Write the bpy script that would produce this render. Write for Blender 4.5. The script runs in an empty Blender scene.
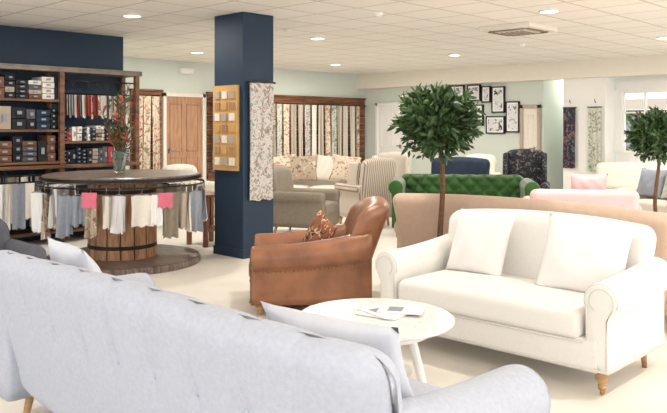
import bpy, bmesh, math, random
from mathutils import Vector, Matrix, Euler
random.seed(7)
R=math.radians
H=2.74
def lin(c):
    o=[]
    for x in c:
        x/=255.0
        o.append(x/12.92 if x<=0.04045 else ((x+0.055)/1.055)**2.4)
    return (*o,1.0)
def P(X,Y):   # survey plan metres -> room axes metres
    return (0.692*X+0.722*Y, -0.722*X+0.692*Y)
def face(a,b):
    u,v=P(a,b); return math.degrees(math.atan2(u,-v))

# ---------------- materials ----------------
def newmat(name):
    m=bpy.data.materials.new(name); m.use_nodes=True
    nt=m.node_tree; b=nt.nodes['Principled BSDF']
    return m,nt,b
def simple(name,rgb,rough=.6,metal=0,var=.0,vs=6,bump=0,bs=200,sheen=0,spec=.3):
    m,nt,b=newmat(name)
    c=lin(rgb); b.inputs['Base Color'].default_value=c
    b.inputs['Roughness'].default_value=rough; b.inputs['Metallic'].default_value=metal
    b.inputs['Specular IOR Level'].default_value=spec
    if sheen: b.inputs['Sheen Weight'].default_value=sheen
    tc=nt.nodes.new('ShaderNodeTexCoord')
    if var:
        n=nt.nodes.new('ShaderNodeTexNoise'); n.inputs['Scale'].default_value=vs; n.inputs['Detail'].default_value=5
        nt.links.new(tc.outputs['Object'],n.inputs['Vector'])
        r=nt.nodes.new('ShaderNodeValToRGB')
        r.color_ramp.elements[0].position=.3; r.color_ramp.elements[1].position=.7
        r.color_ramp.elements[0].color=tuple(x*(1-var) for x in c[:3])+(1,)
        r.color_ramp.elements[1].color=tuple(min(1,x*(1+var)) for x in c[:3])+(1,)
        nt.links.new(n.outputs['Fac'],r.inputs['Fac']); nt.links.new(r.outputs['Color'],b.inputs['Base Color'])
    if bump:
        n=nt.nodes.new('ShaderNodeTexNoise'); n.inputs['Scale'].default_value=bs; n.inputs['Detail'].default_value=3
        nt.links.new(tc.outputs['Object'],n.inputs['Vector'])
        bp=nt.nodes.new('ShaderNodeBump'); bp.inputs['Strength'].default_value=bump; bp.inputs['Distance'].default_value=.01
        nt.links.new(n.outputs['Fac'],bp.inputs['Height']); nt.links.new(bp.outputs['Normal'],b.inputs['Normal'])
    return m
def wood(name,c1,c2,scale=3,stretch=(1,1,8),rough=.5):
    m,nt,b=newmat(name)
    tc=nt.nodes.new('ShaderNodeTexCoord'); mp=nt.nodes.new('ShaderNodeMapping')
    mp.inputs['Scale'].default_value=stretch
    n=nt.nodes.new('ShaderNodeTexNoise'); n.inputs['Scale'].default_value=scale; n.inputs['Detail'].default_value=8; n.inputs['Distortion'].default_value=.6
    r=nt.nodes.new('ShaderNodeValToRGB'); r.color_ramp.elements[0].position=.35; r.color_ramp.elements[1].position=.65
    r.color_ramp.elements[0].color=lin(c1); r.color_ramp.elements[1].color=lin(c2)
    nt.links.new(tc.outputs['Object'],mp.inputs['Vector']); nt.links.new(mp.outputs['Vector'],n.inputs['Vector'])
    nt.links.new(n.outputs['Fac'],r.inputs['Fac']); nt.links.new(r.outputs['Color'],b.inputs['Base Color'])
    b.inputs['Roughness'].default_value=rough
    return m
def floral(name,base,c1,c2,scale=9,rough=.8,th=.42):
    m,nt,b=newmat(name)
    tc=nt.nodes.new('ShaderNodeTexCoord')
    def noise(s,off):
        mp=nt.nodes.new('ShaderNodeMapping'); mp.inputs['Location'].default_value=(off,off*2,off)
        n=nt.nodes.new('ShaderNodeTexNoise'); n.inputs['Scale'].default_value=s; n.inputs['Detail'].default_value=2; n.inputs['Distortion'].default_value=1.5
        nt.links.new(tc.outputs['Object'],mp.inputs['Vector']); nt.links.new(mp.outputs['Vector'],n.inputs['Vector'])
        r=nt.nodes.new('ShaderNodeValToRGB'); r.color_ramp.elements[0].position=1-th; r.color_ramp.elements[1].position=1-th+.03
        nt.links.new(n.outputs['Fac'],r.inputs['Fac']); return r.outputs['Color']
    m1=nt.nodes.new('ShaderNodeMix'); m1.data_type='RGBA'; m2=nt.nodes.new('ShaderNodeMix'); m2.data_type='RGBA'
    m1.inputs[6].default_value=lin(base); m1.inputs[7].default_value=lin(c1)
    nt.links.new(noise(scale,0),m1.inputs[0])
    nt.links.new(m1.outputs[2],m2.inputs[6]); m2.inputs[7].default_value=lin(c2)
    nt.links.new(noise(scale*1.4,5.3),m2.inputs[0])
    nt.links.new(m2.outputs[2],b.inputs['Base Color']); b.inputs['Roughness'].default_value=rough
    return m
def striped(name,c1,c2,scale=30):
    m,nt,b=newmat(name)
    tc=nt.nodes.new('ShaderNodeTexCoord'); wv=nt.nodes.new('ShaderNodeTexWave'); wv.wave_type='BANDS'; wv.bands_direction='X'
    wv.inputs['Scale'].default_value=scale/6.283; wv.inputs['Distortion'].default_value=.2
    r=nt.nodes.new('ShaderNodeValToRGB'); r.color_ramp.elements[0].position=.55; r.color_ramp.elements[1].position=.7
    r.color_ramp.elements[0].color=lin(c1); r.color_ramp.elements[1].color=lin(c2)
    nt.links.new(tc.outputs['Object'],wv.inputs['Vector']); nt.links.new(wv.outputs['Fac'],r.inputs['Fac']); nt.links.new(r.outputs['Color'],b.inputs['Base Color'])
    b.inputs['Roughness'].default_value=.9
    return m
def emit(name,col,st):
    m,nt,b=newmat(name); b.inputs['Base Color'].default_value=(1,1,1,1)
    b.inputs['Emission Color'].default_value=(*col,1); b.inputs['Emission Strength'].default_value=st
    return m

M={}
M['floor']=simple('floor_carpet',(230,224,214),.9,var=.05,vs=2,bump=.25,bs=150)
M['wall']=simple('wall_sage',(212,219,212),.8,var=.01)
M['cream']=simple('cream_paint',(240,234,222),.7,var=.01)
M['white']=simple('white_paint',(244,243,240),.5,var=.01)
M['navy']=simple('navy_paint',(40,58,78),.55,var=.06,vs=3)
M['bluefab']=simple('pale_blue_linen',(186,191,204),.9,var=.06,vs=60,bump=.4,bs=350,sheen=.1)
M['whitefab']=simple('white_linen',(238,235,230),.9,var=.015,vs=60,bump=.25,bs=350)
M['seam']=simple('linen_piping',(224,219,212),.9,var=.02,vs=60)
M['pillow']=simple('white_cotton',(240,237,234),.9,var=.01,vs=40,bump=.2,bs=300)
M['bluepillow']=simple('pale_blue_cotton',(212,215,224),.9,var=.02,vs=40,bump=.2,bs=300)
M['leather']=simple('tan_leather',(146,96,66),.30,var=.35,vs=5,bump=.2,bs=90,spec=.7)
M['taupe']=simple('blush_taupe_fabric',(210,184,164),.85,var=.04,vs=20,bump=.2)
M['green']=simple('emerald_velvet',(40,84,26),.55,var=.3,vs=6,sheen=.4)
M['pink']=simple('pink_fabric',(234,198,200),.9,var=.02,vs=20)
M['beige']=simple('beige_fabric',(212,204,192),.9,var=.04,vs=20)
M['greige']=simple('greige_fabric',(140,130,116),.85,var=.08,vs=20)
M['charcoal']=simple('charcoal_fabric',(96,96,104),.9,var=.1,vs=20)
M['darkblue']=simple('dark_teal_fabric',(44,58,76),.85,var=.15,vs=20)
M['creamfab']=simple('cream_fabric',(232,226,215),.9,var=.03,vs=20)
M['steel']=simple('dark_steel',(52,50,50),.4,.8,var=.1)
M['chrome']=simple('brushed_metal',(170,168,165),.3,1,var=.05)
M['brass']=simple('castor_brass',(190,150,96),.3,1,var=.05)
M['shelfmetal']=simple('aged_metal',(126,118,108),.5,.4,var=.2,vs=8)
M['legwood']=wood('turned_oak',(170,128,90),(204,164,120),6)
M['darkwood']=wood('dark_timber',(78,50,34),(128,90,62),3,(1,6,6))
M['drumtop']=wood('drum_top_timber',(84,72,66),(134,118,108),4,(8,1,1),.35)
M['drumwood']=wood('drum_timber',(140,98,70),(190,146,108),4,(8,8,1))
M['panelwood']=wood('reclaimed_board',(84,52,34),(152,98,66),3,(8,8,1))
M['doorwood']=wood('oak_door',(160,118,90),(186,144,112),3,(8,8,1))
M['paper']=simple('paper_white',(240,240,240),.6,var=.01)
M['black']=simple('black_card',(34,34,38),.6,var=.1)
M['bookgrey']=simple('grey_card',(90,88,92),.6,var=.1)
M['gold']=simple('gold_board',(206,164,104),.5,var=.08)
M['red']=simple('red_cloth',(178,64,60),.8,var=.1)
M['brown']=simple('brown_cloth',(120,84,64),.8,var=.1)
M['greyblue']=simple('greyblue_cloth',(150,156,168),.9,var=.06,vs=30)
M['taupecloth']=simple('taupe_cloth',(178,164,150),.9,var=.06,vs=30)
M['pinkcloth']=simple('pink_cloth',(222,120,140),.9,var=.06,vs=30)
M['leaf']=simple('leaf_green',(56,82,42),.42,var=.45,vs=9,spec=.5)
M['bark']=simple('bark',(104,78,56),.8,var=.3,vs=30,bump=.4,bs=60)
M['soil']=simple('soil',(60,42,30),.95,var=.2)
M['pot']=simple('zinc_pot',(120,118,112),.5,.4,var=.1)
M['flora1']=floral('floral_grey',(204,200,194),(136,146,140),(160,128,124),16,th=.44)
M['flora2']=floral('floral_beige',(222,208,188),(146,146,116),(190,130,108),9)
M['flora3']=floral('floral_dark',(42,46,62),(96,116,110),(150,92,100),9)
M['flora4']=floral('floral_sage',(204,206,194),(122,142,132),(160,150,122),10)
M['flora5']=floral('floral_red',(226,208,190),(186,72,60),(110,120,80),9)
M['flora6']=floral('floral_taupe',(182,164,144),(220,208,190),(126,106,90),8)
M['stripe']=striped('striped_ticking',(212,200,186),(150,136,122),60)
M['wingfab']=floral('floral_black',(34,34,42),(130,126,122),(80,80,90),14)
M['lamp']=emit('downlight_glow',(1,.97,.92),14)

def obj_from(name,verts,faces,mats,mi=None,parent=None,loc=(0,0,0),rot=(0,0,0),smooth=True,recalc=True):
    me=bpy.data.meshes.new(name); me.from_pydata([tuple(v) for v in verts],[],faces)
    if not isinstance(mats,(list,tuple)): mats=[mats]
    for m in mats: me.materials.append(m)
    if mi:
        for p,i in zip(me.polygons,mi): p.material_index=i
    if recalc:
        bm=bmesh.new(); bm.from_mesh(me); bmesh.ops.recalc_face_normals(bm,faces=bm.faces); bm.to_mesh(me); bm.free()
    if smooth:
        for p in me.polygons: p.use_smooth=True
    o=bpy.data.objects.new(name,me); bpy.context.collection.objects.link(o)
    o.location=loc; o.rotation_euler=rot
    if parent: o.parent=parent
    return o
def root(name,uv,rot=0,z=0):
    e=bpy.data.objects.new(name,None); e.empty_display_size=.1
    bpy.context.collection.objects.link(e); e.location=(uv[0],uv[1],z); e.rotation_euler=(0,0,R(rot)); return e
class MB:
    def __init__(s): s.v=[];s.f=[];s.m=[]
    def add(s,vs,fs,mi=0,mat=None):
        b=len(s.v)
        for v in vs:
            v=Vector(v)
            if mat is not None: v=mat@v
            s.v.append(v)
        for f in fs: s.f.append([b+i for i in f]); s.m.append(mi)
    def box(s,c,sz,mi=0,mat=None):
        x,y,z=[a/2 for a in sz]
        vs=[(c[0]+i*x,c[1]+j*y,c[2]+k*z) for i in(-1,1) for j in(-1,1) for k in(-1,1)]
        s.add(vs,[(0,1,3,2),(4,6,7,5),(0,4,5,1),(2,3,7,6),(0,2,6,4),(1,5,7,3)],mi,mat)
    def b2(s,lo,hi,mi=0):
        s.box([(a+b)/2 for a,b in zip(lo,hi)],[b-a for a,b in zip(lo,hi)],mi)
    def tube(s,pts,r,mi=0,n=8,mat=None,cap=True):
        pts=[Vector(p) for p in pts]; rr=r if isinstance(r,(list,tuple)) else [r]*len(pts)
        vs=[];fs=[]
        for i,p in enumerate(pts):
            t=(pts[min(i+1,len(pts)-1)]-pts[max(i-1,0)]).normalized()
            a=Vector((0,0,1)) if abs(t.z)<.9 else Vector((1,0,0))
            x=t.cross(a).normalized(); y=t.cross(x)
            for k in range(n):
                an=2*math.pi*k/n; vs.append(p+(x*math.cos(an)+y*math.sin(an))*rr[i])
        for i in range(len(pts)-1):
            for k in range(n):
                fs.append((i*n+k,i*n+(k+1)%n,(i+1)*n+(k+1)%n,(i+1)*n+k))
        if cap:
            fs.append(tuple(range(n))); fs.append(tuple((len(pts)-1)*n+k for k in range(n)))
        s.add(vs,fs,mi,mat)
    def lathe(s,prof,mi=0,n=32,mat=None):
        vs=[];fs=[]
        for (r,z) in prof:
            for k in range(n):
                a=2*math.pi*k/n; vs.append((max(r,1e-4)*math.cos(a),max(r,1e-4)*math.sin(a),z))
        for i in range(len(prof)-1):
            for k in range(n): fs.append((i*n+k,i*n+(k+1)%n,(i+1)*n+(k+1)%n,(i+1)*n+k))
        s.add(vs,fs,mi,mat)
    def sheet(s,w,h,mi=0,mat=None,amp=.01,waves=3,nx=14,nz=6,ph=0):
        vs=[];fs=[]
        for j in range(nz+1):
            for i in range(nx+1):
                x=(i/nx-.5); t=j/nz
                vs.append((x*w*(1-.06*math.sin(t*3)),amp*(0.4+t)*math.sin(x*2*math.pi*waves+ph+t),-h*t+.008*math.sin(i+ph)*(t>.9)))
        for j in range(nz):
            for i in range(nx):
                a=j*(nx+1)+i; fs.append((a,a+1,a+nx+2,a+nx+1))
        s.add(vs,fs,mi,mat)
    def obj(s,name,mats,parent=None,loc=(0,0,0),rot=(0,0,0),smooth=False,bevel=0,recalc=True):
        o=obj_from(name,s.v,s.f,mats,s.m,parent,loc,rot,smooth,recalc)
        if bevel:
            b=o.modifiers.new('bevel','BEVEL'); b.width=bevel; b.segments=2; b.limit_method='ANGLE'
        return o
def T(x,y,z,rz=0,rx=0,ry=0): return Matrix.Translation((x,y,z))@Euler((R(rx),R(ry),R(rz))).to_matrix().to_4x4()

def softbox(name,size,loc,mat,r=.05,m=(6,4,4),deform=None,parent=None,rot=(0,0,0),k=3):
    h=[a/2 for a in size]; r=min(r,min(h)*.98)
    ax=[]
    for d in range(3):
        L=[]
        for i in range(k): L.append(-h[d]+r*i/k)
        mm=m[d]
        for i in range(mm+1): L.append(-(h[d]-r)+2*(h[d]-r)*i/mm)
        for i in range(1,k+1): L.append(h[d]-r+r*i/k)
        ax.append(L)
    n=[len(a) for a in ax]; vid={};V=[];F=[]
    def gv(i,j,l):
        key=(i,j,l)
        if key not in vid:
            p=Vector((ax[0][i],ax[1][j],ax[2][l]))
            q=Vector([max(-(h[d]-r),min(h[d]-r,p[d])) for d in range(3)])
            dd=p-q
            if dd.length>1e-9:
                dd=Vector([math.tan(x/r*math.pi/4) for x in dd]).normalized()*r
            p=q+dd
            if deform: p=Vector(deform(p))
            vid[key]=len(V); V.append(p)
        return vid[key]
    for d in range(3):
        a,b=[x for x in range(3) if x!=d]
        for side in (0,n[d]-1):
            for i in range(n[a]-1):
                for j in range(n[b]-1):
                    q=[]
                    for (di,dj) in ((0,0),(1,0),(1,1),(0,1)):
                        ix=[0,0,0]; ix[d]=side; ix[a]=i+di; ix[b]=j+dj; q.append(gv(*ix))
                    F.append(q)
    return obj_from(name,V,F,mat,None,parent,loc,rot)
def loft(name,rings,mat,parent=None,loc=(0,0,0),rot=(0,0,0),caps=True):
    n=len(rings[0]);V=[p for r in rings for p in r];F=[]
    for i in range(len(rings)-1):
        for k in range(n): F.append((i*n+k,i*n+(k+1)%n,(i+1)*n+(k+1)%n,(i+1)*n+k))
    if caps: F.append(tuple(range(n))); F.append(tuple((len(rings)-1)*n+k for k in range(n)))
    return obj_from(name,V,F,mat,None,parent,loc,rot)
def pillow(name,w,h,t,loc,rot,mat,base=None):
    n=20;V=[];F=[]
    rp=random.random()*6
    for s in (1,-1):
        for j in range(n+1):
            for i in range(n+1):
                x=2*i/n-1;z=2*j/n-1
                e=(max(0,(1-abs(x)**2.2))*max(0,(1-abs(z)**2.2)))**.55
                px=x*(1-.07*(1-z*z)*abs(x)); pz=z*(1-.07*(1-x*x)*abs(z))
                wr=(.007*math.sin(5*x+4*z+rp)+.005*math.sin(9*x-7*z+rp))*e
                V.append((px*w/2,s*(e*t/2)+wr,pz*h/2))
    N=(n+1)**2
    for s in (0,1):
        for j in range(n):
            for i in range(n):
                a=s*N+j*(n+1)+i; F.append((a,a+1,a+n+2,a+n+1))
    o=obj_from(name,V,F,mat,None,None,(0,0,0))
    bm=bmesh.new(); bm.from_mesh(o.data); bmesh.ops.remove_doubles(bm,verts=bm.verts,dist=.0005); bmesh.ops.recalc_face_normals(bm,faces=bm.faces); bm.to_mesh(o.data); bm.free()
    mw=T(*loc)@Euler([R(a) for a in rot]).to_matrix().to_4x4()
    if base is not None: mw=base@mw
    o.matrix_world=mw
    return o
def basem(e): return Matrix.Translation(e.location)@e.rotation_euler.to_matrix().to_4x4()

def arm(name,side,cx,y0,y1,z0,ah,b,rr,mat,parent,rise=0,offs=.02,sweep=0):
    zc=ah-rr; prof=[]
    nb=5
    a0=math.acos(min(1,(b/2+offs)/rr)) if (b/2+offs)<rr else .1
    a1=math.acos(min(1,(b/2-offs)/rr)) if (b/2-offs)<rr else .1
    zi=zc-rr*math.sin(a0); zo=zc-rr*math.sin(a1)
    for i in range(nb): prof.append((-b/2,z0+(zi-z0)*i/nb))
    N=22
    st=math.pi+a0; en=-a1
    for i in range(N+1):
        a=st+(en-st)*i/N; prof.append((offs+rr*math.cos(a),zc+rr*math.sin(a)))
    for i in range(1,nb+1): prof.append((b/2,zo+(z0-zo)*i/nb))
    rings=[]
    L=y1-y0
    secs=[(0,.80),(.006,.90),(.02,.97),(.045,1)]+[(.045+(L-.09)*i/8,1) for i in range(1,9)]+[(L-.02,.97),(L,.85)]
    for (dy,sc) in secs:
        t=dy/L
        ring=[]
        for (x,z) in prof:
            mx=offs*.5
            xx=mx+(x-mx)*sc
            zz=zc+(z-zc)*sc if z>zc-rr else z
            zz+=rise*t*t*max(0,(z-z0)/(ah-z0))
            ring.append((side*(xx+sweep*t)+cx,y0+dy,zz))
        rings.append(ring)
    return loft(name,rings,mat,parent)

def turned_leg(mb,x,y,h,r,mi=0,castor=False):
    pr=[(r*.8,h),(r*1.2,h*.95),(r*1.2,h*.88),(r*.7,h*.84),(r*.65,h*.80),(r*1.2,h*.70),(r*1.25,h*.62),(r*.9,h*.5),(r*.6,h*.40),(r*.75,h*.37),(r*.7,h*.33),(r*.6,h*.30),(r*.55,h*(.22 if castor else 0)),(0,h*(.22 if castor else 0))]
    mb.lathe(pr,mi,20,T(x,y,0))
    if castor:
        mb.lathe([(0,h*.34),(r*.72,h*.34),(r*.72,h*.24),(r*.4,h*.18),(0,h*.18)],1,16,T(x,y,0))
        wr=h*.14
        mb.lathe([(0,-.008),(wr*.8,-.008),(wr,-.004),(wr,.004),(wr*.8,.008),(0,.008)],1,20,Matrix.Translation((x,y+.006,wr))@Euler((0,R(90),0)).to_matrix().to_4x4())

def sofa(name,uv,rot,W,D,Hb,AH,SH,mat,aw=.2,rr=.09,legh=.13,ncush=1,rake=.12,camel=.04,bt=.18,pleats=0,pl_amp=.012,wrap=0,backcush=0,legmat=None,pipe=None,rise=0,cushmat=None,tuft=0,wings=False,sweep=0,bwid=None,flare=.03,nails=False,rback=.085,buttons=0,castor=False):
    e=root(name,uv,rot)
    legmat=legmat or M['legwood']
    cushmat=cushmat or mat
    bw=bwid or (W-2*aw+ .14)
    hz=Hb-legh
    yb=D/2-rake-bt/2
    def bdef(p):
        x,y,z=p
        t=max(0.0,(z+hz/2)/hz)
        q=x/(bw/2)
        z2=z+(camel*(1-q*q) if t>.5 else 0)*(t-.5)*2
        yy=y+rake*t**1.3
        yy-=wrap*abs(q)**4
        xx=x*(1-flare+ 2*flare*t)
        if pleats:
            ph=abs(math.sin(math.pi*pleats*(q+1)/2))
            g=(1-ph)**2.2
            up=min(1,max(0,(t-.45)/.2))
            dm=math.exp(-((t-.62)/.06)**2)*math.exp(-(ph/.3)**2)
            if y>0: yy-=pl_amp*(1.6*g*up)+.018*dm
            else: yy+=pl_amp*1.6*g*up+.02*dm
            if t>.9: z2-=pl_amp*.3*g
        if tuft and y<0 and t>.3:
            bx=math.sin(math.pi*(x/.2+z/.2))**2; by=math.sin(math.pi*(x/.2-z/.2))**2
            yy+=.055*(1-min(bx,by)**.5)
            if t>.93: z2-=.014*(1-abs(math.sin(math.pi*x/.2)))**2
        return (xx,yy,z2)
    mx=max(14,pleats*10) if not tuft else int(bw/.02)
    softbox('back',(bw,bt,hz),(0,yb,legh+hz/2),mat,r=min(rback,bt*.49),m=(mx,2,(24 if (tuft or pleats) else 8)),deform=bdef,parent=e,k=4)
    if buttons:
        mb=MB()
        for i in range(1,pleats):
            q=-1+2*i/pleats; t=.62
            for sgn in (1,-1):
                y=sgn*bt/2+rake*t**1.3-wrap*abs(q)**4-sgn*(.014+pl_amp*1.3)
                mb.lathe([(0,.009),(.010,.007),(.015,0),(.010,-.004)],0,12,Matrix.Translation((q*bw/2*(1-flare+2*flare*t),yb+y,legh+hz*t))@Euler((R(-90*sgn),0,0)).to_matrix().to_4x4())
        mb.obj('buttons',[mat],e,smooth=True)
    softbox('base',(W-aw*1.1,D-bt*.6-rake-.03,SH-.15-legh+.02),(0,-D/2+.015+(D-bt*.6-rake-.03)/2,legh+(SH-.15-legh)/2),mat,r=.02,m=(4,4,2),parent=e)
    iw=W-2*aw+.02; cw=iw/ncush; cd=D-bt-rake+.02
    for i in range(ncush):
        def cd_(p,cw=cw,cd=cd):
            x,y,z=p
            f=(1-(2*x/cw)**2)*(1-(2*y/cd)**2) if abs(2*x/cw)<1 and abs(2*y/cd)<1 else 0
            return (x,y,z+(.03*f if z>0 else 0))
        softbox('seat_cushion_%d'%(i+1),(cw-.008,cd,.16),(-iw/2+cw*(i+.5),-D/2-.005+cd/2,SH-.08),cushmat,r=.045,m=(8,8,2),deform=cd_,parent=e)
    if backcush:
        w=iw/backcush
        for i in range(backcush):
            o=softbox('back_cushion_%d'%(i+1),(w-.01,.17,Hb-SH+.0),(-iw/2+w*(i+.5),yb-bt/2-.03+rake*.5,SH+(Hb-SH)/2+.0),cushmat,r=.075,m=(6,2,6),parent=e,rot=(R(-10),0,0))
    for sd in (-1,1):
        arm('arm_%s'%('left' if sd<0 else 'right'),sd,sd*(W/2-aw/2-.02),-D/2+.02,D/2-rake*.6-.05,legh,AH,aw*.62,rr,mat,e,rise,.02,sweep)
    if wings:
        for sd in (-1,1):
            def wd(p): return (p[0],p[1]+rake*.7*(p[2]+.2)/.5 - .10*math.cos((p[2])*4) ,p[2])
            softbox('wing_%s'%('left' if sd<0 else 'right'),(.07,.26,Hb-AH+.06),(sd*(bw/2+.0),yb-.06,AH+(Hb-AH)/2-.05),mat,r=.034,m=(2,4,6),deform=wd,parent=e)
    if pipe:
        mb=MB()
        mb.tube([(-W/2+aw*.9,-D/2+.008,SH-.16),(W/2-aw*.9,-D/2+.008,SH-.16)],.006,0,6)
        mb.tube([(-W/2+aw*.5,-D/2+.012,legh+.012),(W/2-aw*.5,-D/2+.012,legh+.012)],.006,0,6)
        for sd in (-1,1):
            cxx=sd*(W/2-aw/2-.02)+sd*.02
            pts=[(cxx+sd*(rr*.93)*math.cos(a),-D/2+.03,AH-rr+rr*.93*math.sin(a)) for a in [i/14*math.pi*1.2-.1*math.pi for i in range(15)]]
            mb.tube(pts,.004,0,6)
            sp=[]
            for i in range(26):
                a=-.2*math.pi+i/25*math.pi*1.5; rad=rr*(.78-.22*i/25)
                sp.append((cxx+sd*rad*math.cos(a),-D/2+.019,AH-rr+rad*math.sin(a)))
            mb.tube([(cxx+sd*(aw*.31-.035),-D/2+.019,legh+.02),(cxx+sd*(aw*.31-.035),-D/2+.019,AH-2*rr)]+sp,.0035,0,6)
            mb.tube([(cxx-sd*(aw*.31+.005),-D/2+.019,legh+.02),(cxx-sd*(aw*.31+.005),-D/2+.019,AH-2*rr),(cxx-sd*rr*.78,-D/2+.019,AH-rr*1.3)],.0035,0,6)
        mb.obj('piping',[pipe],e,smooth=True)
    if nails:
        mb=MB()
        for sd in (-1,1):
            cxx=sd*(W/2-aw/2-.02)+sd*.02
            for i in range(24):
                a=-.15*math.pi+i/23*math.pi*1.3
                mb.lathe([(0,.007),(.006,.005),(.009,0)],0,8,T(cxx+sd*rr*.8*math.cos(a),-D/2+.022,AH-rr+rr*.8*math.sin(a),0,90))
            for i in range(16):
                mb.lathe([(0,.007),(.006,.005),(.009,0)],0,8,T(sd*(W/2-aw/2-.02+aw*.25),-D/2+.02,legh+.02+i*(AH-2*rr-legh)/16,0,90))
            for i in range(26):
                yy=-D/2+.05+i*(D*.72)/25
                mb.lathe([(0,.007),(.006,.005),(.008,0)],0,8,Matrix.Translation((sd*(W/2-aw/2-.02+aw*.31),yy,AH-2*rr+.0+rise*((yy+D/2)/(D*.8))**2*.6))@Euler((0,R(90*sd),0)).to_matrix().to_4x4())
        mb.obj('nailheads',[simple('brass_nail',(150,116,80),.35,.9,var=.05)],e,smooth=True)
    mb=MB()
    for sx in (-1,1):
        turned_leg(mb,sx*(W/2-aw/2-.02),-D/2+.09,legh+.01,.03,0,castor)
        mb.tube([(sx*(W/2-aw/2-.04),D/2-rake-.12,legh+.01),(sx*(W/2-aw/2-.04),D/2-rake-.09,0)],[.024,.015],0,8)
    mb.obj('legs',[legmat,M['brass']],e,smooth=True)
    return e

# ---------------- room shell ----------------
def slab(name,lo,hi,mat):
    mb=MB(); mb.b2(lo,hi); return mb.obj(name,[mat])
slab('floor',(-3,-4,-.1),(16,12.5,0),M['floor'])
m,nt,b=newmat('ceiling_tiles')
tc=nt.nodes.new('ShaderNodeTexCoord'); br=nt.nodes.new('ShaderNodeTexBrick')
br.offset=0; br.inputs['Scale'].default_value=1; br.inputs['Brick Width'].default_value=.6; br.inputs['Row Height'].default_value=.6
br.inputs['Mortar Size'].default_value=.012; br.inputs['Mortar Smooth'].default_value=.1
br.inputs['Color1'].default_value=lin((246,242,236)); br.inputs['Color2'].default_value=lin((242,238,231)); br.inputs['Mortar'].default_value=lin((202,195,186))
nt.links.new(tc.outputs['Object'],br.inputs['Vector']); nt.links.new(br.outputs['Color'],b.inputs['Base Color'])
b.inputs['Roughness'].default_value=.9
slab('ceiling',(-3,-4,H),(16,12.5,H+.15),m)
slab('wall_back',(5.61,12.15,0),(13.95,12.35,H),M['wall'])
slab('wall_storeroom',(-3,9.51,0),(5.61,9.66,H),M['navy'])
slab('wall_storeroom_return',(5.46,9.66,0),(5.61,12.15,H),M['wall'])
slab('wall_right',(13.75,7.36,0),(13.95,12.15,H),M['wall'])
slab('trim_bulkhead',(13.5,-4,2.40),(13.76,12.15,H),M['cream'])
slab('wall_right_pier',(13.6,6.02,0),(14.0,6.86,2.42),M['white'])
slab('wall_recess_return',(13.95,7.36,0),(15.4,7.5,H),M['wall'])
slab('wall_recess',(15.4,6.62,0),(15.55,7.5,H),M['wall'])
slab('wall_recess_side',(14.0,6.62,0),(15.4,6.74,H),M['wall'])
mb=MB()
mb.b2((14.0,-4,0),(14.2,5.98,1.0)); mb.b2((14.0,-4,2.16),(14.2,5.98,H))
for (a,c) in ((5.88,6.05),(3.1,3.4),(.3,.6),(-4,-2.4)): mb.b2((14.0,a,1.0),(14.2,c,2.16))
mb.obj('wall_window_side',[M['white']])
for wi,(a,c) in enumerate(((3.4,5.88),(.6,3.1),(-2.4,.3))):
    mb=MB()
    mb.b2((13.97,a,.97),(14.2,c,1.02)); mb.b2((14.05,a,2.1),(14.12,c,2.16))
    n=6
    for i in range(n+1):
        y=a+(c-a)*i/n; w=.035 if i%2 else .055
        mb.b2((14.05,y-w/2 if i else y,1.02),(14.12,y+w/2 if i<n else y,2.1))
    for z in (1.38,1.74): mb.b2((14.06,a,z-.014),(14.11,c,z+.014))
    mb.obj('window_%d'%(wi+1),[M['white']])
for nm,ax in (('wall_shopfront_south',0),('wall_shopfront_west',1)):
    mb=MB()
    if ax==0:
        mb.b2((-3,-4.1,0),(16,-4,.3)); mb.b2((-3,-4.1,2.6),(16,-4,H))
        for u in (-3,1,5,9,13,15.9): mb.b2((u,-4.1,.3),(u+.1,-4,2.6))
    else:
        mb.b2((-3.1,-4,0),(-3,9.6,.3)); mb.b2((-3.1,-4,2.6),(-3,9.6,H))
        for v in (-4,-1,2,5,9.5): mb.b2((-3.1,v,.3),(-3,v+.1,2.6))
    mb.obj(nm,[M['white']])
slab('baseboard_back',(5.61,12.13,0),(13.75,12.15,.12),M['white'])
slab('baseboard_right',(13.73,7.36,0),(13.75,10.8,.12),M['white'])
slab('baseboard_storeroom',(-3,9.49,0),(5.61,9.51,.1),M['navy'])
def door(name,wallaxis,pos,a,c,h,mat,frame,panels=2):
    mb=MB()
    def bx(d0,d1,s0,s1,z0,z1,mi):
        if wallaxis=='v': mb.b2((s0,pos-d1,z0),(s1,pos-d0,z1),mi)
        else: mb.b2((pos-d1,s0,z0),(pos-d0,s1,z1),mi)
    bx(0,.03,a+.07,c-.07,0,h-.07,0)
    bx(0,.06,a,a+.07,0,h,1); bx(0,.06,c-.07,c,0,h,1); bx(0,.06,a,c,h-.07,h,1)
    w=c-a-.14; 
    rows=[(.2,.9),(1.0,h-.2)]
    for (z0,z1) in rows:
        for k in range(panels):
            s0=a+.07+.09+(w-.09)/panels*k; s1=s0+(w-.09)/panels-.09
            bx(.03,.04,s0,s1,z0,z0+.025,0);bx(.03,.04,s0,s1,z1-.025,z1,0);bx(.03,.04,s0,s0+.025,z0,z1,0);bx(.03,.04,s1-.025,s1,z0,z1,0)
    bx(.03,.08,a+.12,a+.15,.98,1.06,2); bx(.06,.08,a+.12,a+.24,1.03,1.05,2)
    mb.obj(name,[mat,frame,M['chrome']],bevel=.003)
door('door_1','v',12.148,7.98,8.96,2.12,M['doorwood'],M['creamfab'])
door('door_2','u',13.748,10.84,11.74,2.05,M['white'],M['white'])
door('door_3','u',13.748,7.4,7.86,1.92,M['creamfab'],M['taupecloth'],panels=1)

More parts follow.
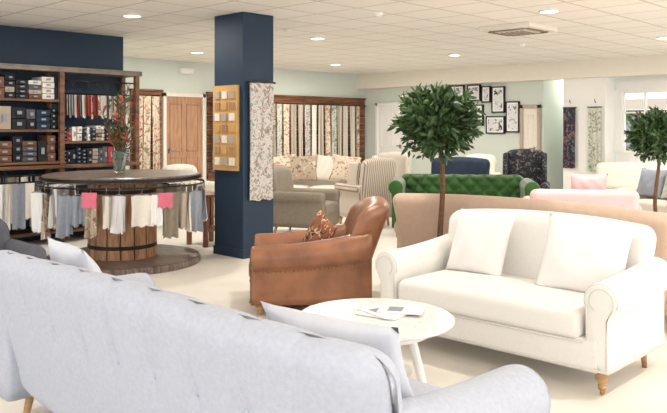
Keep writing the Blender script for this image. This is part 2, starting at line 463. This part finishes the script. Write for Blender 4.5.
mb_=simple('hedge_green',(70,98,52),.8,var=.5,vs=3)
m,nt,b=newmat('brickwork')
tc=nt.nodes.new('ShaderNodeTexCoord'); mp=nt.nodes.new('ShaderNodeMapping'); mp.inputs['Rotation'].default_value=(R(90),0,R(90))
br=nt.nodes.new('ShaderNodeTexBrick'); br.inputs['Scale'].default_value=3
br.inputs['Color1'].default_value=lin((140,88,72)); br.inputs['Color2'].default_value=lin((118,72,58)); br.inputs['Mortar'].default_value=lin((160,146,132))
nt.links.new(tc.outputs['Object'],mp.inputs['Vector']); nt.links.new(mp.outputs['Vector'],br.inputs['Vector']); nt.links.new(br.outputs['Color'],b.inputs['Base Color'])
slab('ground_outside',(16.05,-14,-.3),(40,16,-.1),simple('paving',(120,120,116),.9,var=.1))
mb=MB(); mb.b2((23,1.5,-.1),(26,14,2.0),0); 
mb.add([(22.7,1.3,2.0),(22.7,14.2,2.0),(24.5,14.2,2.4),(24.5,1.3,2.4)],[(0,1,2,3)],1)
for y in (3,6,9,11): mb.b2((22.96,y,.9),(23.0,y+1.2,1.8),2)
mb.obj('neighbouring_building',[m,M['greige'],M['greyblue']])
def leafblob(mb,c,r,n,ls,mi=0,squash=1,shell=.55,rnd=random,wd=.2,lump=.09):
    for i in range(n):
        d=Vector((rnd.gauss(0,1),rnd.gauss(0,1),rnd.gauss(0,1))).normalized()
        rad=r*(shell+(1-shell)*rnd.random()**.6)*(1+lump*math.sin(5*d.x+4*d.z)+lump*.8*math.sin(9*d.y+3*d.z))
        p=Vector(c)+Vector((d.x*rad,d.y*rad,d.z*rad*squash))
        ax=(d*.8+Vector((rnd.gauss(0,.6),rnd.gauss(0,.6),rnd.gauss(0,.6)+.15))).normalized()
        sd=ax.cross(Vector((rnd.gauss(0,1),rnd.gauss(0,1),rnd.gauss(0,1)))).normalized(); nn=ax.cross(sd)
        L=ls*(.6+.7*rnd.random()); w=L*wd
        vs=[p,p+ax*L*.35+sd*w+nn*w*.35,p+ax*L*.7+sd*w*.8+nn*w*.2,p+ax*L,p+ax*L*.7-sd*w*.8+nn*w*.2,p+ax*L*.35-sd*w+nn*w*.35,p+ax*L*.5]
        mb.add(vs,[(0,1,2,6),(6,2,3,4),(0,6,4,5)],mi)
mb=MB()
for k in range(11): leafblob(mb,(20+random.random(),-3+k*1.3,.6+random.random()*.5),.9,300,.22)
mb.obj('garden_hedge',[mb_],recalc=False)

# ---------------- pillar ----------------
pr=root('navy_pillar',(5.525,6.73))
mb=MB(); mb.box((0,0,H/2),(.45,.52,H)); mb.obj('shaft',[M['navy']],pr,bevel=.006)
mb=MB(); mb.box((0,0,.05),(.47,.54,.1)); mb.obj('plinth_trim',[M['navy']],pr,bevel=.005)
mb=MB(); mb.b2((5.265,6.53,.97),(5.298,6.97,1.93),0)
for j in range(7):
    for i in range(3):
        y=6.575+i*.13; z=1.03+j*.125
        mb.b2((5.25,y,z),(5.267,y+.085,z+.085),1+((i*2+j)%4))
mb.obj('swatch_board',[M['gold'],M['creamfab'],M['doorwood'],M['taupecloth'],M['gold']],bevel=.002)
mb=MB()
mb.sheet(.36,1.32,0,T(5.54,6.425,1.96),amp=.012,waves=2.2,nz=10)
mb.sheet(.34,1.25,0,T(5.54,6.445,1.95),amp=.01,waves=1.6,nz=10,ph=1)
mb.tube([(5.34,6.43,1.965),(5.74,6.43,1.965)],.012,1)
mb.box((5.38,6.45,1.965),(.02,.05,.02),1); mb.box((5.70,6.45,1.965),(.02,.05,.02),1)
mb.obj('hanging_fabric_length',[M['flora1'],M['steel']],smooth=True,recalc=False)

# ---------------- drum display table ----------------
dt=root('cable_drum_display_table',P(-2.28,8.1))
mb=MB()
mb.lathe([(0,.96),(.80,.96),(.82,.95),(.82,.905),(.80,.895),(0,.895)],0,64)
mb.lathe([(0,0.0),(.82,0.0),(.83,.01),(.83,.06),(.81,.075),(0,.075)],0,64)
mb.lathe([(.835,.912),(.84,.915),(.84,.94),(.835,.943)],2,64)
for i in range(16):
    a=2*math.pi*i/16
    mb.box((0,0,.485),(.05,.125,.82),1,T(.33*math.cos(a),.33*math.sin(a),0,math.degrees(a)))
for z in (.2,.78): mb.lathe([(.357,z-.02),(.363,z-.02),(.363,z+.02),(.357,z+.02)],2,48)
mb.obj('drum',[M['drumtop'],M['drumwood'],M['steel']],dt,bevel=.003)
RR=.87
mb=MB()
ring=[(RR*math.cos(a),RR*math.sin(a),.86) for a in [2*math.pi*i/64 for i in range(65)]]
mb.tube(ring,.009,0,8,cap=False)
for i in range(8):
    a=2*math.pi*i/8; mb.tube([(.74*math.cos(a),.74*math.sin(a),.89),(RR*math.cos(a),RR*math.sin(a),.89),(RR*math.cos(a),RR*math.sin(a),.86)],.008,0,6)
mb.obj('hanging_rail',[M['steel']],dt,smooth=True)
fabs=['creamfab','beige','taupecloth','greyblue','paper','charcoal','pinkcloth','flora6','greige']
mb=MB(); ns=36
for i in range(ns):
    a=2*math.pi*i/ns+random.uniform(-.05,.05)
    tw=random.uniform(-50,50)
    mi=random.choice([0,0,1,1,2,3,3,4,4,5,7,8,4,0])
    x,y=RR*math.cos(a),RR*math.sin(a)
    h=random.uniform(.26,.46); w=random.uniform(.12,.2)
    Mx=T(x,y,.86,math.degrees(a)+90+tw)
    mb.tube([(0,0,.012),(0.012,0,.0),(0,0,-.05)],.003,9,5,Mx)
    mb.tube([(-w/2,0,-.075),(0,0,-.05),(w/2,0,-.075)],.004,9,5,Mx)
    mb.sheet(w,h,mi,Mx@T(0,0,-.07),amp=random.uniform(.01,.03),waves=random.choice([1,1.5,2]),ph=random.random()*6)
    mb.sheet(w,h*.93,mi,Mx@T(0,.012,-.07),amp=.012,waves=1.5,ph=random.random()*6)
th=math.atan2(-8.1*.692+.722*2.28-0,-(.692*-2.28+.722*8.1))
for dth,zz in ((-.05,.86),(.75,.84)):
    Mx=T(.92*math.cos(th+dth),.92*math.sin(th+dth),zz-.03,math.degrees(th)+90)
    mb.sheet(.15,.15,6,Mx,amp=.008,waves=1)
mb.obj('fabric_samples',[M[k] for k in fabs]+[M['chrome']],dt,smooth=True,recalc=False)

vz=.963
vr=root('flower_vase',P(-2.33,8.15),0,vz)
m,nt,b=newmat('vase_glass'); b.inputs['Base Color'].default_value=(.85,.95,.9,1); b.inputs['Roughness'].default_value=.05
b.inputs['Transmission Weight'].default_value=.9; b.inputs['IOR'].default_value=1.3
mb=MB(); mb.lathe([(0,0),(.05,0),(.06,.02),(.075,.2),(.085,.24),(.08,.24),(.07,.19),(.055,.03),(0,.02)],0,28)
mb.obj('vase',[m],vr,smooth=True)
mb=MB()
rs=random.Random(4)
for i in range(17):
    a=rs.random()*6.28; sp=rs.uniform(.05,.34); hh=rs.uniform(.4,.92)
    pts=[(.02*math.cos(a),.02*math.sin(a),.03),(.4*sp*math.cos(a),.4*sp*math.sin(a),hh*.5),(sp*math.cos(a),sp*math.sin(a),hh)]
    mb.tube(pts,[.005,.004,.002],0,5)
    for k in range(14):
        t=.35+.65*k/14; p=Vector(pts[1]).lerp(Vector(pts[2]),max(0,(t-.35)/.65))
        d=Vector((rs.gauss(0,.6),rs.gauss(0,.6),rs.uniform(.3,1.4))).normalized(); s2=d.cross(Vector((rs.gauss(0,1),rs.gauss(0,1),.2))).normalized()
        L=rs.uniform(.05,.13)
        mb.add([p,p+d*L*.5+s2*L*.12,p+d*L,p+d*L*.5-s2*L*.12],[(0,1,2,3)],(1,1,4,2)[(i+k//12)%4])
    if i%6==0:
        mb.lathe([(0,-.02),(.02,-.01),(.03,.02),(.02,.04),(0,.05)],3,8,T(*pts[2]))
mb.obj('stems_and_flowers',[M['leaf'],M['leaf'],M['red'],simple('coral_petals',(204,100,76),.7,var=.2),simple('dry_foliage',(120,96,70),.7,var=.3)],vr,recalc=False)

# ---------------- shelving ----------------
sh=root('sample_shelving_unit',(0,0))
mb=MB()
for u in (2.75,4.48,5.56):
    for v in (9.08,9.44):
        mb.b2((u-.03,v-.03,0),(u+.03,v+.03,2.16),1)
mb.b2((2.7,9.03,2.16),(5.62,9.48,2.20),0)
mb.b2((2.7,9.03,2.20),(5.62,9.05,2.225),0)
for z in (1.03,1.43,1.81): mb.b2((2.78,9.08,z-.03),(4.45,9.46,z),1)
mb.b2((2.72,9.02,.94),(5.6,9.46,.985),1)
mb.b2((4.51,9.08,1.25),(5.53,9.46,1.28),1)
mb.b2((2.72,9.05,.12),(5.6,9.46,.16),1)
mb.obj('frame',[M['shelfmetal'],M['darkwood']],sh,bevel=.004)
mb=MB()
mb.tube([(4.5,9.1,2.06),(5.55,9.1,2.06)],.01,0); mb.tube([(4.5,9.25,1.9),(5.55,9.25,1.9)],.01,0); mb.tube([(2.75,9.0,.87),(5.6,9.0,.87)],.01,0)
mb.tube([(2.75,8.86,.80),(4.7,8.86,.80)],.01,0)
for u in (2.8,3.7,4.65): mb.tube([(u,9.03,.93),(u,8.86,.90),(u,8.86,.80)],.008,0,6)
for i in range(9):
    u=4.58+i*.115
    pts=[(u+.05*math.cos(a),9.1,2.0+.06*math.sin(a)) for a in [2*math.pi*k/14 for k in range(15)]]
    mb.tube(pts,.005,0,5,cap=False)
mb.obj('rails',[M['steel']],sh,smooth=True)
mb=MB(); rs=random.Random(3)
def boxrow(z,top,u0,u1,mats,labels=True,wr=(.10,.2)):
    u=u0
    while u<u1-.05:
        w=min(rs.uniform(*wr),u1-u-.005); h=rs.uniform(.75,.95)*(top-z)
        n=rs.choice([1,2,3,4])
        mi=rs.choice(mats)
        for k in range(n):
            mb.b2((u,9.12+rs.random()*.02,z+h*k/n+.002),(u+w-.012,9.42,z+h*(k+1)/n-.006),mi if rs.random()<.75 else rs.choice(mats))
            if labels:
                mb.b2((u+w*.3,9.108,z+h*(k+.35)/n),(u+w*.62,9.118,z+h*(k+.65)/n),4)
        u+=w
boxrow(1.032,1.38,2.82,4.44,[0,0,0,1,6,2]); boxrow(1.432,1.76,2.82,4.44,[0,0,1,0,5,2]); boxrow(1.812,2.12,2.82,4.44,[0,1,6,0,2,3,2])
boxrow(.987,1.23,4.53,5.52,[0,0,5,1,2,7,3],wr=(.04,.09)); boxrow(1.282,1.5,4.53,5.52,[0,6,5,0,2,3,7],wr=(.04,.09))
mb.obj('sample_books',[M['black'],M['bookgrey'],M['taupecloth'],M['creamfab'],M['greyblue'],M['darkblue'],M['brown'],M['red']],sh,bevel=.002)
mb=MB(); names=['red','taupecloth','creamfab','greyblue','charcoal','flora5','beige','greige','paper','brown','pinkcloth']
for i in range(26):
    mb.sheet(.08,rs.uniform(.26,.34),rs.choice([0,10,1,2,3,4,5,5,6,9,9,2]),T(4.55+i*.038,9.14,1.88,rs.uniform(25,65)),amp=.006,waves=1)
for i in range(34):
    mb.sheet(.16,rs.uniform(.5,.68),rs.choice([1,2,3,4,6,1,7,7,2,4]),T(2.8+i*.083,8.98,.86,rs.uniform(25,70)),amp=.014,waves=1.5)
for i in range(20):
    mb.sheet(.17,rs.uniform(.4,.55),rs.choice([1,2,3,4,6,8,7,8,2,6]),T(2.8+i*.095,8.86,.79,rs.uniform(-60,20)),amp=.016,waves=1.5,ph=rs.random()*6)
mb.obj('hanging_samples',[M[k] for k in names],sh,smooth=True,recalc=False)

# ---------------- back wall panelling with hung fabrics ----------------
def panelwall(name,u0,u1,z1=2.13):
    mb=MB(); n=int((z1)/.14)
    for k in range(n):
        mb.b2((u0,12.10,k*z1/n+.001),(u1,12.148,(k+1)*z1/n-.004),0)
    mb.b2((u0-.02,12.07,z1),(u1+.02,12.148,z1+.04),0)
    return mb.obj(name,[wood('board_'+name,(84,52,34),(150,98,66),2,(1,3,14))],bevel=.003)
panelwall('timber_wall_panel',7.3,7.95); panelwall('timber_wall_panel',9.02,9.6); panelwall('timber_wall_panel',10.2,13.72)
def fabricrail(name,u0,u1,z,h,seq,w=.24,v=12.0,gap=.92):
    mb=MB(); mb.tube([(u0,v,z),(u1,v,z)],.012,len(seq))
    for uu in (u0+.03,(u0+u1)/2,u1-.03): mb.tube([(uu,v,z),(uu,12.11,z)],.01,len(seq),6)
    n=int((u1-u0)/w)
    for i in range(n):
        mb.sheet(w*gap,h*random.uniform(.93,1),i%len(seq) if random.random()<.6 else random.randrange(len(seq)),T(u0+w*(i+.5),v-.012,z-.012),amp=.026,waves=random.choice([1,1.5,2]),nx=20,nz=6,ph=random.random()*6)
    mb.obj(name,[M[k] for k in seq]+[M['steel']],smooth=True,recalc=False)
fabricrail('hanging_curtain_fabrics',10.3,13.65,1.98,1.75,['flora2','flora6','flora4','stripe','taupecloth','beige','flora1','creamfab'],w=.21,gap=.84)
fabricrail('hanging_curtain_fabrics',7.32,7.85,2.05,1.6,['flora5','flora3','flora2'],.17)
fabricrail('hanging_curtain_fabrics',9.04,9.5,2.05,1.5,['flora3','charcoal'],.2)
mb=MB(); mb.b2((8.35,12.06,2.50),(8.65,12.15,2.60)); mb.b2((8.36,12.05,2.51),(8.64,12.062,2.57)); mb.obj('emergency_light',[M['white']],bevel=.004)

ph=floral('photo_print',(225,225,225),(50,50,52),(140,140,142),7)
for (a,c,z0,z1) in ((9.67,9.22,2.06,2.38),(9.14,8.81,2.03,2.38),(8.78,8.56,1.99,2.34),(8.53,8.22,1.77,2.32),(8.67,8.22,1.33,1.70),(8.19,7.88,1.36,2.0),(9.05,8.74,1.5,1.95)):
    mb=MB(); c0,c1=c,a
    mb.b2((13.715,c0,z0),(13.749,c1,z1),0)
    mb.b2((13.705,c0+.025,z0+.025),(13.716,c1-.025,z1-.025),1)
    mb.b2((13.70,c0+.06,z0+.06),(13.706,c1-.06,z1-.06),2)
    mb.b2((13.695,c0,z0),(13.716,c0+.025,z1),0);mb.b2((13.695,c1-.025,z0),(13.716,c1,z1),0);mb.b2((13.695,c0,z0),(13.716,c1,z0+.025),0);mb.b2((13.695,c0,z1-.025),(13.716,c1,z1),0)
    mb.obj('framed_picture',[M['black'],M['paper'],ph])
for (v,mk,h) in ((6.70,'flora3',1.15),(6.2,'flora4',1.2)):
    mb=MB(); mb.tube([(13.54,v-.14,1.84),(13.54,v+.14,1.84)],.012,1); mb.box((13.57,v,1.84),(.06,.02,.02),1)
    mb.sheet(.25,h,0,T(13.53,v,1.83,90),amp=.02,waves=2.2,nz=8)
    mb.tube([(13.585,v,1.93),(13.55,v,1.95),(13.55,v,1.99)],.008,1,6)
    mb.obj('hanging_fabric_length',[M[mk],M['steel']],smooth=True,recalc=False)

# ---------------- ceiling fittings ----------------
def downlight(u,v,en):
    e=root('ceiling_downlight',(u,v),0,H)
    mb=MB(); mb.lathe([(.115,0),(.12,-.012),(.10,-.018),(.09,-.006),(.115,0)],0,28); mb.obj('rim',[M['white']],e,smooth=True)
    mb=MB(); mb.lathe([(0,-.008),(.092,-.008)],0,24); mb.obj('lens',[M['lamp']],e)
    l=bpy.data.lights.new('downlight','AREA'); l.shape='DISK'; l.size=.18; l.energy=en; l.color=(1,.945,.86)
    lo=bpy.data.objects.new('bulb',l); bpy.context.collection.objects.link(lo); lo.parent=e; lo.location=(0,0,-.03)
for u in (-1.5,1.5,4.6,7.6,11.0):
    for v in (-2.5,.6,4.0,7.6,10.5):
        if v>9.4 and u<5.7: continue
        downlight(u,v,{-1.5:8,1.5:11,4.6:29,7.6:39,11.0:47}[u])
downlight(14.8,7.05,14);  # unseen extra light, added only to brighten the recess
e=root('ceiling_air_conditioner',(8.55,4.93),0,H)
mb=MB(); mb.box((0,0,-.03),(.72,.72,.06),0); mb.box((0,0,-.068),(.40,.40,.016),1)
for k in range(5): mb.box((0,-.14+k*.07,-.08),(.36,.02,.012),2)
for (dx,dy,sx,sy) in ((.27,0,.05,.5),(-.27,0,.05,.5),(0,.27,.5,.05),(0,-.27,.5,.05)): mb.box((dx,dy,-.066),(sx,sy,.014),2)
mb.obj('cassette',[M['creamfab'],M['beige'],M['greige']],e,bevel=.006)
for (x,y) in ((.5,8.4),(-.6,9.8),(2.9,11.5)):
    u,v=P(x,y); e=root('smoke_detector',(u,v),0,H); mb=MB(); mb.lathe([(.05,0),(.05,-.015),(.035,-.035),(0,-.04)],0,20); mb.obj('body',[M['white']],e,smooth=True)

# ---------------- foreground sofas ----------------
bs=sofa('pale_blue_sofa',(1.87,2.53),90,2.66,1.0,.85,.63,.46,M['bluefab'],aw=.27,rr=.115,legh=.13,ncush=2,rake=.17,camel=.035,bt=.2,pleats=10,pl_amp=.010,wrap=.07,pipe=M['bluefab'],rise=.06,bwid=2.44,flare=.035,rback=.095,buttons=1)
B=basem(bs)
pillow('throw_cushion',.56,.5,.17,(-.84,.06,.63),(-24,0,6),M['bluepillow'],base=B)
pillow('throw_cushion',.5,.48,.16,(.88,.08,.68),(-22,0,-8),M['bluepillow'],base=B)
ws=sofa('white_linen_sofa',(4.33,2.49),-90,1.72,.95,.84,.62,.45,M['whitefab'],aw=.23,rr=.10,legh=.14,ncush=1,rake=.13,camel=.04,bt=.17,wrap=.06,pipe=M['seam'],rise=.05,bwid=1.46,castor=True)
B=basem(ws)
pillow('throw_cushion',.48,.46,.17,(-.36,.10,.66),(-22,0,-5),M['pillow'],base=B)
pillow('throw_cushion',.52,.49,.18,(.42,.05,.66),(-24,6,14),M['pillow'],base=B)

lc=sofa('leather_armchair',P(-.10,6.16),face(-1,-.06),.90,1.16,.83,.54,.41,M['leather'],aw=.22,rr=.10,legh=.09,ncush=1,rake=.26,camel=.05,bt=.22,wrap=.12,pipe=M['leather'],rise=.12,bwid=.74,nails=True,rback=.10)
B=basem(lc)
pillow('patterned_cushion',.36,.32,.12,(.02,-.02,.58),(-25,20,20),floral('kilim',(140,84,58),(60,40,34),(214,186,150),14),base=B)
ts=sofa('taupe_sofa',(5.76,3.12),90,2.64,.96,.85,.62,.44,M['taupe'],aw=.22,ncush=2,rake=.12,bwid=2.46)

ct=root('round_coffee_table',P(.22,4.0))
tm=floral('printed_table_top',(240,238,236),(222,220,216),(230,224,214),11,.3)
mb=MB(); mb.lathe([(0,.45),(.41,.45),(.42,.443),(.42,.43),(.405,.42),(0,.42)],0,64)
mb.lathe([(.30,.42),(.30,.37),(.28,.37),(.28,.42)],1,40)
mb.obj('top',[tm,M['white']],ct,smooth=False)
mb=MB()
for k in range(3):
    a=R(-70+120*k); 
    mb.tube([(.18*math.cos(a),.18*math.sin(a),.43),(.30*math.cos(a),.30*math.sin(a),0)],[.028,.018],0,10)
mb.lathe([(0,.16),(.2,.16),(.2,.145),(0,.145)],0,30)
mb.obj('legs',[M['white']],ct,smooth=False)
mb=MB()
for k,(dx,dy,rz) in enumerate(((0,0,10),(.02,.01,-12),(.10,-.05,30))):
    mb.box((0,0,.003+.006*k),(.17,.24,.005),0,T(dx,dy,.452,rz)); mb.box((0,.03,.0058+.006*k),(.10,.08,.001),1,T(dx,dy,.452,rz))
u,v=P(.26,4.02); mb.obj('magazines',[M['paper'],M['greyblue']],loc=(u,v,0))

# ---------------- trees ----------------
def tree(uv,cz,cr,seed,bend=.05,name='potted_bay_tree'):
    e=root(name,uv); rs=random.Random(seed)
    mb=MB(); mb.lathe([(0,0),(.11,0),(.145,.24),(.15,.25),(.135,.25),(.13,.22),(0,.22)],0,28); mb.lathe([(0,.225),(.13,.222)],1,20)
    mb.obj('pot',[M['pot'],M['soil']],e,smooth=True)
    mb=MB(); zt=cz-cr*.3
    pts=[(bend*math.sin(t*3.5),.02*math.sin(t*6),.2+(zt-.2)*t) for t in [i/10 for i in range(11)]]
    mb.tube(pts,[.026-.008*i/10 for i in range(11)],0,10)
    for k in range(16):
        a=rs.random()*6.28; s=Vector(pts[-1 if k%2 else -2])
        mb.tube([s,s+Vector((math.cos(a)*cr*.4,math.sin(a)*cr*.4,cr*.3)),s+Vector((math.cos(a)*cr*.7,math.sin(a)*cr*.7,cr*rs.uniform(.2,.9)))],[.011,.007,.003],0,5)
    mb.obj('trunk',[M['bark']],e,smooth=True)
    mb=MB(); leafblob(mb,(0,0,cz),cr*.9,1300,.085,0,.86,.3,rs,.17,.12); leafblob(mb,(0,0,cz),cr,800,.09,0,.86,.75,rs,.17,.15)
    for k in range(26):
        d=Vector((rs.gauss(0,1),rs.gauss(0,1),rs.gauss(0,.8))).normalized()*cr*rs.uniform(.85,1.08)
        leafblob(mb,(d.x,d.y,cz+d.z*.86),cr*.16,16,.085,0,1,.2,rs,.17)
    mb.obj('foliage',[M['leaf']],e,recalc=False)
tree((5.03,3.63),1.50,.295,3); tree(P(3.98,9.2),1.36,.30,5,bend=-.06)

# ---------------- mid / background furniture ----------------
gs=sofa('green_chesterfield_sofa',P(1.75,10.2),face(-.15,-1),2.0,.9,.80,.76,.44,M['green'],aw=.24,rr=.1,ncush=2,rake=.08,camel=0,tuft=1,bt=.2)
ps=sofa('pink_sofa',P(2.86,8.75),face(.15,1),1.28,.85,.76,.62,.42,M['pink'],aw=.2,ncush=1,rake=.08,camel=.0,bwid=1.16)
B=basem(ps); pillow('pink_cushion',.42,.42,.15,(-.1,.02,.72),(-15,0,4),M['pink'],base=B); 
sofa('cream_sofa',P(4.9,11.9),face(-.6,-.8),1.9,.9,.86,.62,.44,M['creamfab'],ncush=2,backcush=2)
s2=sofa('beige_sofa',P(4.6,10.3),face(-.9,-.4),1.3,.85,.80,.6,.44,M['beige'],ncush=1,backcush=1)
B=basem(s2); pillow('throw_cushion',.45,.42,.15,(.2,-.05,.68),(-20,0,4),M['flora4'],base=B); pillow('throw_cushion',.45,.42,.15,(-.25,-.05,.68),(-20,0,4),M['greyblue'],base=B)
sofa('wingback_armchair',P(2.98,11.7),face(-.3,-1),.78,.8,1.08,.62,.45,M['wingfab'],aw=.16,rr=.07,wings=True)
sofa('teal_sofa',P(2.1,13.0),face(-.5,-1),1.3,.85,.90,.62,.45,M['darkblue'],ncush=1)
sofa('cream_armchair',P(2.7,14.0),face(-.3,-1),.85,.85,.92,.62,.45,M['creamfab'])
cs=sofa('cream_sofa',P(-.40,12.9),face(-.1,-1),1.7,.9,.86,.62,.45,M['creamfab'],ncush=2)
B=basem(cs)
for k,x in enumerate((-.5,-.12,.3,.6)): pillow('patterned_cushion',.5,.46,.16,(x,.02-.04*(k%2),.76),(-18,12*x,0),(M['flora2'],M['flora6'],M['creamfab'],M['flora2'])[k],base=B)
sofa('greige_armchair',P(-.46,10.3),face(.9,-.3),.82,.95,.90,.6,.44,M['greige'],aw=.18,rr=.075,bwid=.68,wrap=.06)
sofa('striped_armchair',P(.50,11.2),face(-.5,.8),.74,.8,.98,.62,.45,M['stripe'],aw=.15,rr=.06,wings=True)
sofa('wingback_armchair',P(.95,12.6),face(-.3,-1),.75,.8,1.0,.62,.45,M['beige'],aw=.15,rr=.06,wings=True)
sofa('cream_armchair',P(-2.25,11.6),face(.6,-.8),.85,.85,.84,.62,.45,M['creamfab'])
mb=MB(); u,v=P(-1.56,9.35)
for (dx,dy) in ((-.17,-.17),(.17,-.17),(-.17,.17),(.17,.17)): mb.box((dx,dy,.3),(.05,.05,.6),0)
mb.box((0,0,.62),(.42,.42,.035),0); mb.box((0,0,.2),(.36,.36,.03),0); mb.box((0,.17,.4),(.3,.02,.35),0); mb.box((-.17,0,.4),(.02,.3,.35),0)
mb.obj('wooden_side_table',[M['panelwood']],loc=(u,v,0),bevel=.004)
sofa('charcoal_tub_chair',P(-2.52,5.32),face(.6,-.6),.72,.74,.77,.62,.44,M['charcoal'],aw=.16,rr=.07,rake=.08,wrap=.1)

# ---------------- camera, sun, world ----------------
cam=bpy.data.cameras.new('camera'); co=bpy.data.objects.new('camera',cam); bpy.context.collection.objects.link(co)
co.location=(0,0,1.45); co.rotation_euler=(R(90),0,R(-46.2)); cam.sensor_width=36; cam.lens=750/667*36; cam.shift_y=-78.5/667; cam.clip_start=.05
bpy.context.scene.camera=co
sl=bpy.data.lights.new('sun','SUN'); sl.energy=2; sl.angle=R(3); sl.color=(1,.96,.9)
so=bpy.data.objects.new('sun',sl); bpy.context.collection.objects.link(so); so.location=(0,0,20)
so.rotation_euler=Vector((-.45,-.25,.86)).to_track_quat('Z','Y').to_euler()
w=bpy.data.worlds.new('sky'); bpy.context.scene.world=w; w.use_nodes=True
bg=w.node_tree.nodes['Background']; bg.inputs['Color'].default_value=(.99,.99,1,1); bg.inputs['Strength'].default_value=2.5
bpy.context.scene.view_settings.view_transform='Standard'
